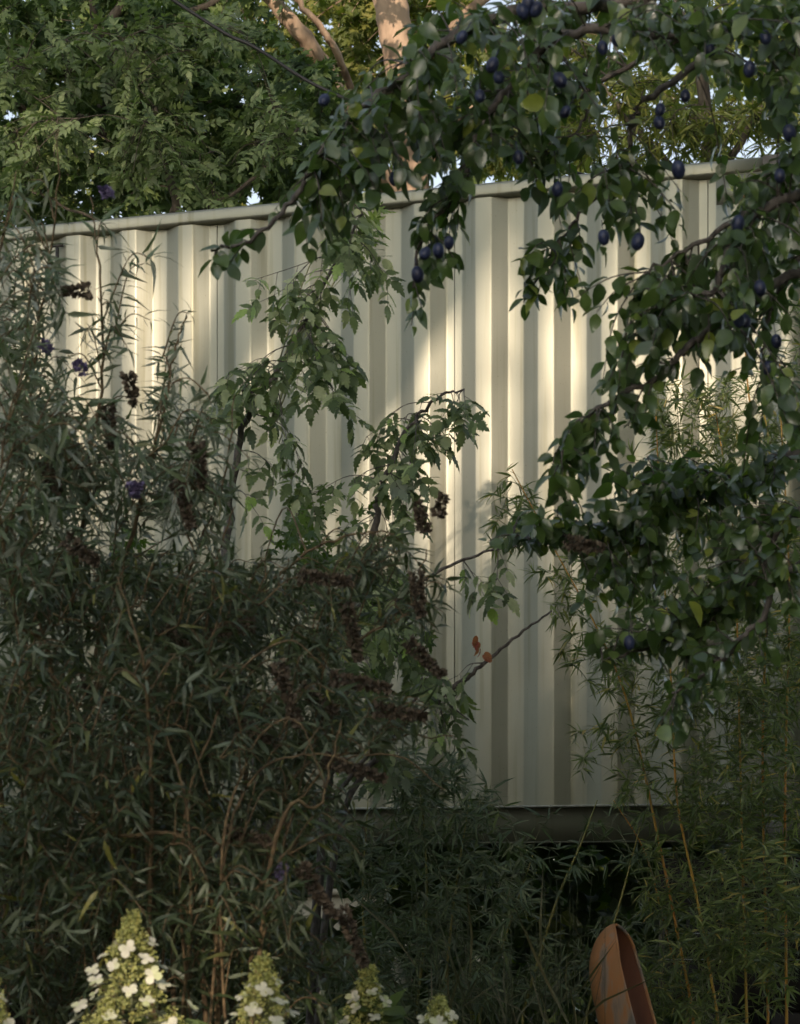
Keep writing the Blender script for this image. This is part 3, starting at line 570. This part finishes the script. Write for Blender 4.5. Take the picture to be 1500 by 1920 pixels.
# ------------------------------------------------------------------ tall seeding grass, bottom middle
gb = P(900, 0, 7.2); gb[2] = 0; gr = MB(); gl = Leaves(); groot = tag(empty('tall_grass', tuple(gb)), 'clump of thin seeding grass stalks near the bottom middle', 'grass clump')
for _ in range(60):
    x = rng.uniform(780, 1080); Z = rng.uniform(7, 7.5); b_ = P(x, 0, Z); b_[2] = 0; t_ = P(x+rng.normal(0, 35), rng.uniform(1640, 1860), Z+rng.normal(0, .1))
    q = spline([b_, (b_+t_)/2+rng.normal(0, .02, 3), t_], 6); gr.tube(q, np.linspace(.0022, .0007, len(q)), 4)
    for _k in range(26):
        f = rng.random(); p_ = q[-1]*(1-f*.22)+q[0]*f*.22; gl.add(p_, unit(np.array([rng.normal(0, .6), rng.normal(0, .6), .8])), unit(rng.normal(0, 1, 3)), rng.uniform(.008, .018), 1)
    for _k in range(2): gl.add(q[rng.integers(5, 11)], unit(np.array([rng.normal(0, .5), rng.normal(0, .5), .9])), unit(rng.normal(0, 1, 3)), rng.uniform(.2, .4), .45)
gr.build('stalks', M['grass'], groot, off=gb); gl.build('blades', NEEDLE, M['grass'], groot)

# ------------------------------------------------------------------ hydrangeas at the bottom edge
def floret(root, c_, nrm, sz):
    lf = Leaves(); nrm = unit(nrm); a = unit(np.cross(nrm, [.3, .2, 1])); b_ = np.cross(nrm, a)
    for k in range(4):
        an = k*math.pi/2+rng.normal(0, .12); d = math.cos(an)*a+math.sin(an)*b_; lf.add(c_, unit(d+nrm*.12), nrm+rng.normal(0, .1, 3), sz*rng.uniform(.85, 1.1))
    lf.build('floret', PETAL, M['petal'], root)
def panicle(root, base, px, py, Z, H, Wd, nf, tone=1):
    """cone of buds with white outer florets; px,py is its tip"""
    tip = P(px, py, Z); foot = tip-np.array([0, 0, H]); g_ = np.array([foot[0], foot[1]+.05, 0])
    st = MB(); st.tube(spline([g_, foot+[0, 0, -.3], foot, tip], 5), np.linspace(.006, .002, 16), 6); st.build('flower_stem', M['twig_green'], root, off=base)
    bd = Leaves(); br = MB()
    for k in range(int(46*H/.17)):
        t_ = (k+.5)/(46*H/.17); rad = Wd*.5*t_**.85*rng.uniform(.45, .85)+.002; an = k*2.4+rng.normal(0, .2)
        c_ = tip+np.array([math.cos(an)*rad, math.sin(an)*rad, -H*t_+rng.normal(0, .004)])
        for _ in range(46):
            v = unit(rng.normal(0, 1, 3)); bd.add(c_+v*rng.uniform(.4, 1)*np.array([.0165, .0165, .013]), unit(v+rng.normal(0, .5, 3)), unit(rng.normal(0, 1, 3)), rng.uniform(.004, .007), 1.6)
        br.tube([np.array([tip[0], tip[1], c_[2]-.014]), c_], [.0014, .001], 3)
    bd.build('flower_head', QUADL, M['bud'], root, False)
    for k in range(nf):
        t_ = .2+.8*(k+.5)/nf; an = k*2.4+rng.normal(0, .3); rad = Wd*.5*t_**.85*rng.uniform(.95, 1.25)
        o = np.array([math.cos(an), math.sin(an), 0]); c_ = tip+o*rad+np.array([0, 0, -H*t_-.004])
        br.tube([np.array([tip[0], tip[1], c_[2]-.02]), (tip+c_)/2*[1, 1, 0]+[0, 0, c_[2]+.004], c_], [.0011, .001, .0009], 3)
        floret(root, c_, o*.45+np.array([0, -.25, .75])+rng.normal(0, .2, 3), rng.uniform(.017, .022))
    br.build('flower_stalks', M['twig_green'], root, off=base)
def hydra(label, base, heads, leaves):
    r_ = tag(empty('hydrangea', tuple(base)), label, 'hydrangea', 'panicle hydrangeas at the bottom edge')
    for h in heads: panicle(r_, base, *h)
    lf = Leaves()
    for (px, py, Z, n_, spr) in leaves:
        for _ in range(n_):
            c_ = P(px+rng.normal(0, spr), py+abs(rng.normal(0, spr*.6)), Z+rng.normal(0, .06)); d = unit(np.array([rng.normal(0, .8), rng.normal(-.2, .6), rng.normal(0, .4)])); lf.add(c_, d, unit(np.array([0, -.4, .8])+rng.normal(0, .3, 3)), rng.uniform(.06, .1), 1.1)
    lf.build('leaves', OVATE, M['l_hyd'], r_)
h1 = P(270, 0, 4.9); h1[2] = 0
hydra('hydrangea with a large lime and white flower cone, second from the left', h1, [(247, 1716, 4.9, .25, .26, 30), (200, 1880, 4.8, .16, .13, 10)], [(290, 1905, 4.95, 16, 60), (270, 2000, 5, 60, 90)])
h2 = P(490, 0, 4.9); h2[2] = 0
hydra('narrower lime and white hydrangea cone left of the middle of the bottom edge', h2, [(493, 1793, 4.9, .22, .21, 21)], [(470, 1990, 5, 40, 80)])
h3 = P(700, 0, 5.6); h3[2] = 0
hydra('shaded hydrangea with flat white florets at bottom centre', h3, [(690, 1812, 5.6, .20, .17, 22)], [(700, 1890, 5.65, 26, 40), (700, 2000, 5.7, 40, 80)])
h4 = P(820, 0, 5.4); h4[2] = 0
hydra('small low hydrangea flower, rightmost of the hydrangeas', h4, [(822, 1872, 5.4, .16, .18, 16)], [(820, 1990, 5.5, 40, 80)])
h5 = P(-20, 0, 4.9); h5[2] = 0
hydra('hydrangea cone cut off by the lower left corner', h5, [(-20, 1820, 4.9, .24, .17, 16)], [(-30, 1990, 5, 40, 80)])

# ------------------------------------------------------------------ upturned orange canoe standing on end
bx = P(1150, 0, 7.7); bx[2] = 0
boat = tag(empty('canoe', tuple(bx)), 'weathered orange canoe standing on end, its hollow side facing right', 'canoe')
BZ = P(0, 1732, 7.7)[2]
def boat_pts(inset=0.0):
    rows = []
    for i in range(36):
        v = i/35; dz = (v**1.7)*(BZ-.02)+inset*1.2*(1-v); z = BZ-dz
        half = max(.001, .112*(1-math.exp(-dz/.07))**.62-inset)          # half beam, depth of the hull
        dep = max(.001, .165*(1-math.exp(-dz/.09))**.7-inset)
        lean = .30*max(0, dz-.12)**1.25+.02*dz
        rows.append([(lean+dep*(.38-math.cos(R(-90+j*15))), -half*math.sin(R(-90+j*15))*(1-.0*j), z) for j in range(13)])
    return rows
rot = R(-24)
def rotz(p): return (p[0]*math.cos(rot)-p[1]*math.sin(rot), p[0]*math.sin(rot)+p[1]*math.cos(rot), p[2])
VV = [rotz(p) for r_ in boat_pts(0) for p in r_]; VV2 = [rotz(p) for r_ in boat_pts(.006) for p in r_]
m_ = MB(); m_.add(VV, [(i*13+j, i*13+j+1, (i+1)*13+j+1, (i+1)*13+j) for i in range(35) for j in range(12)]); m_.build('hull', M['boat'], boat, True)
m2 = MB(); m2.add(VV2, [(i*13+j, (i+1)*13+j, (i+1)*13+j+1, i*13+j+1) for i in range(35) for j in range(12)]); m2.build('inner_skin', M['boat_in'], boat, True)
for j in (0, 12):
    q = [(np.array(VV[i*13+j])+np.array(VV2[i*13+j]))/2 for i in range(36)]; gm = MB(); gm.tube(q, .0055, 6); gm.build('gunwale', M['boat'], boat, True)

# ------------------------------------------------------------------ wire fence low on the right
fr = tag(empty('wire_fence', (2.45, 9.2, 0)), 'low wire fence with silver strands behind the bamboo', 'fence')
for z in (P(0, 1750, 9.2)[2], P(0, 1799, 9.2)[2]):
    m_ = MB(); m_.tube([(-1.4, 0, z), (0, 0, z-.004), (2, -.05, z-.01)], .0022, 5); m_.build('wire', M['galv'], fr)
for x in (-1.4, 2.0):
    m_ = MB(); m_.tube([(x, 0, 0), (x, 0, 1.45)], .011, 8); m_.build('post', M['bark_dark'], fr)

# ------------------------------------------------------------------ overhead cable
m_ = MB(); m_.tube(spline([P(-500, -560, 11.5), P(320, -3, 11.5), P(480, 90, 11.5), P(660, 190, 11.5), P(1100, 330, 11.6)], 8), .0085, 6)
tag(m_.build('overhead_cable', M['cable']), 'thin black cable sagging across the trees at upper left', 'cable')

# ------------------------------------------------------------------ trees beyond the container
def far_tree(label, base, trunk, limbs, ells, tmpl, lm, wm, leaf, name='tree'):
    t = Plant(name, label, 'tree', base, 'trees beyond the container')
    t.branch([t.base]+[P(*q) for q in trunk[0]], trunk[1], trunk[2], sides=10, jit=.006)
    for q, r0, r1 in limbs: t.branch([P(*a) for a in q], r0, r1, sides=8, jit=.006)
    for e, n_ in ells:
        for _ in range(n_): t.twig(sample_ell(e), leaf, .08, .004, rng.uniform(.3, .6), record=rng.random() < .25)
    t.finish(tmpl, lm, wm, 'crown', 'trunk')
def B(px, Z): v = P(px, 0, Z); v[2] = 0; return v
LM = mkleaf(.084, .35, .06, out=.8, grav=.35, upn=.7, whorl=2, forward=.4, toward=.5, wr=(.9, 1.1))
far_tree('broad maple with dark lobed leaves above the left of the container', B(-150, 15), ([(-100, 900, 15), (-60, 400, 15), (100, 250, 15), (200, 50, 15), (260, -300, 15)], .14, .06),
         [([(-100, 170, 14.6), (60, 205, 14.6), (180, 250, 14.6), (330, 330, 14.6)], .05, .02), ([(-60, 400, 15), (150, 300, 14.5), (240, 330, 14.5), (330, 345, 14.5)], .05, .02), ([(300, -100, 14), (150, 120, 14), (60, 130, 14)], .04, .015), ([(200, 50, 15), (320, 40, 14.5), (480, -40, 14.5)], .04, .015), ([(100, 250, 15), (250, 180, 14.5), (450, 200, 14)], .04, .012),
          ([(160, -100, 14.5), (205, 200, 14.5), (240, 340, 14.5)], .03, .015)],
         [((150, 80, 300, 140, 13.6, 16), 330), ((400, 180, 240, 140, 13.6, 16), 260), ((150, 330, 300, 110, 13.6, 16), 250), ((450, 330, 220, 80, 13.6, 16), 170), ((300, -150, 400, 120, 13.6, 16), 90), ((-250, 150, 200, 300, 13.6, 16), 70)],
         PALM, M['l_maple'], M['bark_dark'], LM, 'maple_tree')
LA = compound(.062, 9, .10, .3)
far_tree('ash tree with pale compound leaves just over the container rim', B(330, 13), ([(330, 900, 13), (320, 500, 13), (330, 380, 13), (300, 280, 13), (290, 200, 13)], .05, .012),
         [([(330, 420, 13), (470, 340, 13), (560, 240, 13)], .015, .006), ([(320, 480, 13), (130, 390, 13), (60, 360, 13)], .012, .005), ([(400, 430, 13), (400, 380, 13), (395, 340, 13)], .008, .004)],
         [((290, 220, 60, 50, 12.6, 13.2), 14), ((300, 300, 90, 50, 12.6, 13.2), 20), ((90, 270, 110, 60, 12.6, 13.2), 26), ((500, 230, 70, 50, 12.6, 13.3), 16), ((120, 120, 120, 80, 12.8, 13.6), 22), ((350, 90, 130, 70, 12.8, 13.6), 24), ((400, 385, 40, 20, 12.7, 13), 5), ((450, 290, 80, 40, 12.6, 13.3), 8)],
         ELDER, M['l_ash'], M['bark_dark'], LA, 'ash_tree')
far_tree('pale barked tree with sunlit trunk and leaning limb at top centre', B(800, 17), ([(790, 900, 17), (775, 400, 17), (760, 180, 17), (740, 50, 17), (715, -100, 17), (680, -400, 17)], .14, .12),
         [([(775, 420, 17), (700, 300, 16.6), (625, 160, 16.3), (570, 70, 16), (510, 0, 16), (430, -120, 16)], .075, .05), ([(700, 290, 16.6), (640, 120, 16), (600, 50, 15.8), (545, -10, 15.8)], .03, .02), ([(770, 350, 17), (900, 200, 17), (1100, 80, 17)], .06, .03), ([(760, 180, 17), (850, 50, 17), (1000, -80, 17)], .05, .03)],
         [((620, 90, 120, 120, 17.4, 18.5), 60), ((780, 20, 150, 60, 17.4, 18.6), 50), ((690, 60, 60, 80, 17.3, 18.4), 24), ((560, 250, 140, 90, 16.8, 18.5), 70), ((850, 200, 200, 140, 17.2, 18.6), 90), ((1000, 250, 160, 90, 16.5, 18), 60), ((760, -120, 300, 60, 15.5, 18), 50), ((450, 60, 100, 100, 16, 18), 40), ((1150, 100, 200, 130, 16.5, 18), 50)],
         PALM, M['l_far'], M['bark_pale'], LM, 'pale_tree')
LN = mkbamb(.12, .06, 6)
far_tree('feathery light green tree against bright sky above the right of the container', B(1350, 15), ([(1350, 900, 15), (1340, 500, 15), (1330, 250, 15), (1300, 0, 15), (1300, -300, 15)], .07, .03),
         [([(1340, 400, 15), (1200, 250, 15), (1100, 120, 15)], .03, .01), ([(1335, 350, 15), (1430, 200, 15), (1500, 50, 15)], .03, .01), ([(1340, 420, 15), (1050, 320, 15)], .02, .01)],
         [((1180, 230, 160, 90, 14.4, 15.8), 110), ((1350, 250, 130, 70, 14.4, 15.8), 80), ((1050, 300, 120, 60, 14.4, 15.8), 50), ((1450, 120, 120, 140, 14.4, 15.8), 50), ((1250, 0, 250, 120, 14.4, 15.8), 90), ((1650, 150, 150, 300, 14.4, 15.8), 50)],
         BAMB, M['l_far'], M['bark_dark'], LN, 'feathery_tree')
# far wood: one mass, with gaps
fw = Leaves()
def far_mass(n_, x0, x1, z0, z1, y0, y1, s):
    c_ = rng.uniform([x0, y0, z0], [x1, y1, z1], (n_, 3)); ok = []
    for p_ in c_:
        v = math.sin(p_[0]*1.3+p_[2]*.7)+math.sin(p_[0]*.55-p_[2]*1.9+2)+.6*math.sin(p_[0]*3.1+p_[2]*2.7)
        hole = (p_[0] > 1.0 and p_[2] > 6.2 and v < .1)
        if v > -1.3 and not hole: ok.append(p_)
    N_ = len(ok); fw.addn(ok, list(rng.normal(0, 1, (N_, 3))+[0, 0, -.3]), list(rng.normal(0, .7, (N_, 3))+[0, -.5, .5]), list(rng.uniform(.6*s, 1.3*s, N_)))
far_mass(21000, -11, 11, .2, 13, 25, 29, .22)
far_mass(9000, -6, 6, .2, 3.6, 29.5, 31, .30)
fwo = fw.build('far_wood', PALM, M['l_far'], None); tag(fwo, kind='stuff')
# dark undergrowth behind and below the container
ug = Leaves(); N_ = 26000
c_ = rng.uniform([-6, 11.8, 0], [5, 14.5, 2.6], (N_, 3)); c_ = [p for p in c_ if not (abs(p[0]+p[1]/F*130) < .28 and 1.35 < p[2] < 1.62)]
N_ = len(c_); ug.addn(list(c_), list(rng.normal(0, 1, (N_, 3))), list(rng.normal(0, 1, (N_, 3))), list(rng.uniform(.08, .2, N_)))
tag(ug.build('undergrowth', OVATE, M['l_plum'], None), kind='stuff')
# ground cover under the bushes
ug = Leaves(); N_ = 16000
c_ = rng.uniform([-3.5, 4.6, 0], [3.5, 10.0, .9], (N_, 3)); c_[:, 2] *= rng.random(N_)
ug.addn(list(c_), list(rng.normal(0, .7, (N_, 3))+[0, 0, .6]), list(rng.normal(0, .6, (N_, 3))+[0, 0, .8]), list(rng.uniform(.08, .2, N_)))
tag(ug.build('ground_cover', LANCE, M['l_bambd'], None), kind='stuff')

# ------------------------------------------------------------------ unseen trees behind the viewer, gaps laid out to shape the wall's sun patches
def wallpt(px, py):
    k_ = (px-750)/F; s_ = (k_*9.986-.5806)/(math.cos(TH)+math.sin(TH)*k_); Z = 9.986-s_*math.sin(TH); return P(px, py, Z)
lit = [(250, 760, 200, 200, 1.3), (400, 620, 110, 110, .7), (150, 560, 110, 70, .7), (780, 720, 80, 140, .5), (60, 640, 80, 80, .8), (640, 850, 120, 100, 1.1), (640, 640, 60, 60, .25), (905, 640, 90, 150, 1.1), (890, 860, 90, 110, .75), (1060, 760, 120, 160, 1.0), (1130, 600, 60, 60, .6), (1250, 550, 70, 90, 1.0), (1340, 720, 110, 110, 1.0), (450, 880, 120, 120, .8), (740, 900, 80, 120, .5),
       (700, 1050, 300, 120, .4), (1020, 1415, 16, 14, .5), (1030, 1465, 14, 12, .45), (905, 1400, 16, 10, .35), (1140, 1468, 13, 16, .45), (1120, 1040, 100, 70, .35)]
hyd_hits = []
for hx, hy, hz in ((270, 1830, 4.9), (490, 1850, 4.9), (-20, 1880, 4.9), (800, 1890, 5.5)):
    p_ = P(hx, hy, hz); nrm = np.array([-math.sin(TH), -math.cos(TH), 0]); t_ = ((p_-np.array([.5806, 9.986, 0]))@nrm)/(sund@nrm); q_ = p_-sund*t_
    hyd_hits.append(((q_[0]/q_[1])*F+750, HOR-(q_[2]-EYE)/q_[1]*F))
for k_, (a, b_) in enumerate(hyd_hits): lit.append((a, b_, 60 if k_ < 3 else 45, 110, .9 if k_ < 3 else .3))
def hit(hx, hy, hz):                            # where the sun ray through a point meets the container's plane
    p_ = P(hx, hy, hz); nrm = np.array([-math.sin(TH), -math.cos(TH), 0]); t_ = ((p_-np.array([.5806, 9.986, 0]))@nrm)/(sund@nrm); q_ = p_-sund*t_
    return (q_[0]/q_[1])*F+750, HOR-(q_[2]-EYE)/q_[1]*F
sun_hits = []
for hx, hy, hz, rr in ((735, 40, 17, 120), (560, 80, 16, 120), (620, 160, 16.3, 100), (760, 340, 17, 60), (1080, 200, 16, 260), (1250, 260, 15, 220), (1350, 790, 8.3, 150), (1300, 700, 8.3, 90), (960, 930, 8.3, 60), (1400, 330, 8.5, 60), (30, 0, 15, 150), (400, 0, 14.5, 150), (100, 290, 13, 120), (320, 230, 13, 90), (240, 50, 15, 70)):
    a, b_ = hit(hx, hy, hz); sun_hits.append((a, b_, rr, rr, .8))
def Tmap(px, py):
    T = .045
    for (cx, cy, rx, ry, s_) in lit: T += .85*s_*math.exp(-((px-cx)/(rx*1.2))**2-((py-cy)/(ry*1.2))**2)
    for (cx, cy, rx, ry, s_) in sun_hits: T += 1.1*s_*math.exp(-((px-cx)/rx)**2-((py-cy)/ry)**2)
    if py < 250: T += .6*max(0, min(1, (250-py)/150))*(.5+.5*math.sin(px*.011+py*.017)*math.sin(px*.006-py*.013+1))
    return min(.95 if py > 1900 or py < 300 else .82, T)
crowns = [(-1400, -250), (-250, 650), (650, 1500), (1500, 2700)]
for k_, (a, b_) in enumerate(crowns):
    lab = ['far left', 'left of centre', 'right of centre', 'far right'][k_]
    mid = wallpt((a+b_)/2, 900)+sund*37; base = np.array([mid[0], mid[1], 0])
    lf = Leaves(); wd = MB(); n_ = 0; tgt = int(11500*(b_-a)/900)
    for _ in range(tgt):
        px = rng.uniform(a, b_); py = rng.uniform(-900, 2500)
        tau = -math.log(Tmap(px, py))
        if rng.random() < tau/3.1:
            q_ = wallpt(px, py)+sund*rng.uniform(32, 42); lf.add(q_, unit(rng.normal(0, 1, 3)), unit(sund+rng.normal(0, .5, 3)), rng.uniform(.11, .19), 1.6)
    r_ = tag(empty('gobo_tree', tuple(base)), 'unseen tall leafy tree with crown gaps laid out to shape the sunlight, %s of its row' % lab, 'tree', 'unseen shade trees')
    wd.tube(spline([base, base+[0, 0, 5], base+[.3, 0, 10]], 5), np.linspace(.25, .1, 11), 8); wd.build('trunk', M['bark_dark'], r_, True, off=base)
    lf.build('crown', OVATE, M['l_maple'], r_)

# ------------------------------------------------------------------ added unseen trees: one overhead to shade the foreground, others to block sky light
def big_tree(name, label, base, crown, n_, size, tr_h):
    lf = Leaves(); x0, x1, y0, y1, z0, z1 = crown; c_ = np.array([(x0+x1)/2, (y0+y1)/2, (z0+z1)/2]); h_ = np.array([(x1-x0)/2, (y1-y0)/2, (z1-z0)/2])
    k_ = 0
    while k_ < n_:
        u = rng.uniform(-1, 1, 3)
        if u@u > 1 or math.sin(u[0]*9+1)*math.sin(u[1]*8)*math.sin(u[2]*6+2) > .55: continue
        lf.add(c_+u*h_, unit(rng.normal(0, 1, 3)-[0, 0, .3]), unit(rng.normal(0, .6, 3)+[0, 0, .8]), size*rng.uniform(.7, 1.3), 1.3); k_ += 1
    r_ = tag(empty(name, base), label, 'tree', 'unseen shade trees'); base = np.array(base, float); wd = MB()
    wd.tube(spline([base, base+[.1, 0, tr_h*.5], c_], 6), np.linspace(.3, .1, 13), 10)
    for _ in range(9):
        e_ = c_+unit(rng.normal(0, 1, 3))*h_*.8; wd.tube(spline([base+[.1, 0, tr_h*.6], (c_+e_)/2, e_], 4), np.linspace(.1, .02, 9), 6)
    wd.build('trunk', M['bark_dark'], r_, True, off=base); lf.build('crown', OVATE, M['l_maple'], r_)
big_tree('overhead_shade_tree', 'unseen spreading tree added over the viewer to shade the foreground', (-5.2, -2.5, 0), (-6.5, 5.5, -4.5, 4.2, 9.3, 12), 2600, .17, 8)  # crown added above the view to keep sky light off the foreground
big_tree('sky_block_tree', 'unseen dense tree added to block sky light from the right', (7.5, 3.0, 0), (4.2, 11, -2, 8.5, .6, 11), 11000, .22, 6)  # added out of view to cut sky light from the right

# tall hedging added out of view to darken the foot of the container wall
for k_, (x0, x1, y0, y1, hz) in enumerate([(-17, -3.4, -5.5, -3.5, 5.8), (-3.4, 2.6, -6.5, -5.0, 3.7), (2.6, 9, -5.5, -3.5, 5.2), (-9, -7.2, -3.5, 9, 5.0)]):
    lf = Leaves(); N_ = int(((x1-x0)*hz+(y1-y0)*hz)*2*60)
    for _ in range(N_): lf.add(np.array([rng.uniform(x0, x1), rng.uniform(y0, y1), rng.uniform(0, hz)]), unit(rng.normal(0, 1, 3)), unit(rng.normal(0, .5, 3)+[0, .6, .4]), rng.uniform(.13, .22), 1.5)
    r_ = tag(empty('shade_hedge', ((x0+x1)/2, (y0+y1)/2, 0)), 'unseen green hedging added to darken the foot of the wall, %s' % ['stretch behind the viewer to the left', 'lower stretch straight behind the viewer', 'stretch behind the viewer to the right', 'stretch along the left side'][k_], 'shade_hedge', 'added shade hedging')
    lf.build('foliage', OVATE, M['l_plum'], r_); wd = MB()
    for x in np.arange(x0+.3, x1, 1.4): wd.tube([(x, (y0+y1)/2, 0), (x, (y0+y1)/2, hz*.8)], [.05, .02], 6)
    wd.build('stems', M['bark_dark'], r_, True, off=((x0+x1)/2, (y0+y1)/2, 0))

for k_, (lab, bse, cr_) in enumerate([('unseen dense trees added behind right to darken the wall folds, the nearer one', (6.5, -9, 0), (2.2, 10.5, -12, -6.5, .5, 13)), ('unseen dense trees added behind right to darken the wall folds, the farther one', (14, -4, 0), (9.5, 19, -9, 2, .5, 14))]):  # trees added out of view so right-facing wall folds turn darker
    big_tree('sky_block_tree', lab, bse, cr_, 9000, .30, 7)
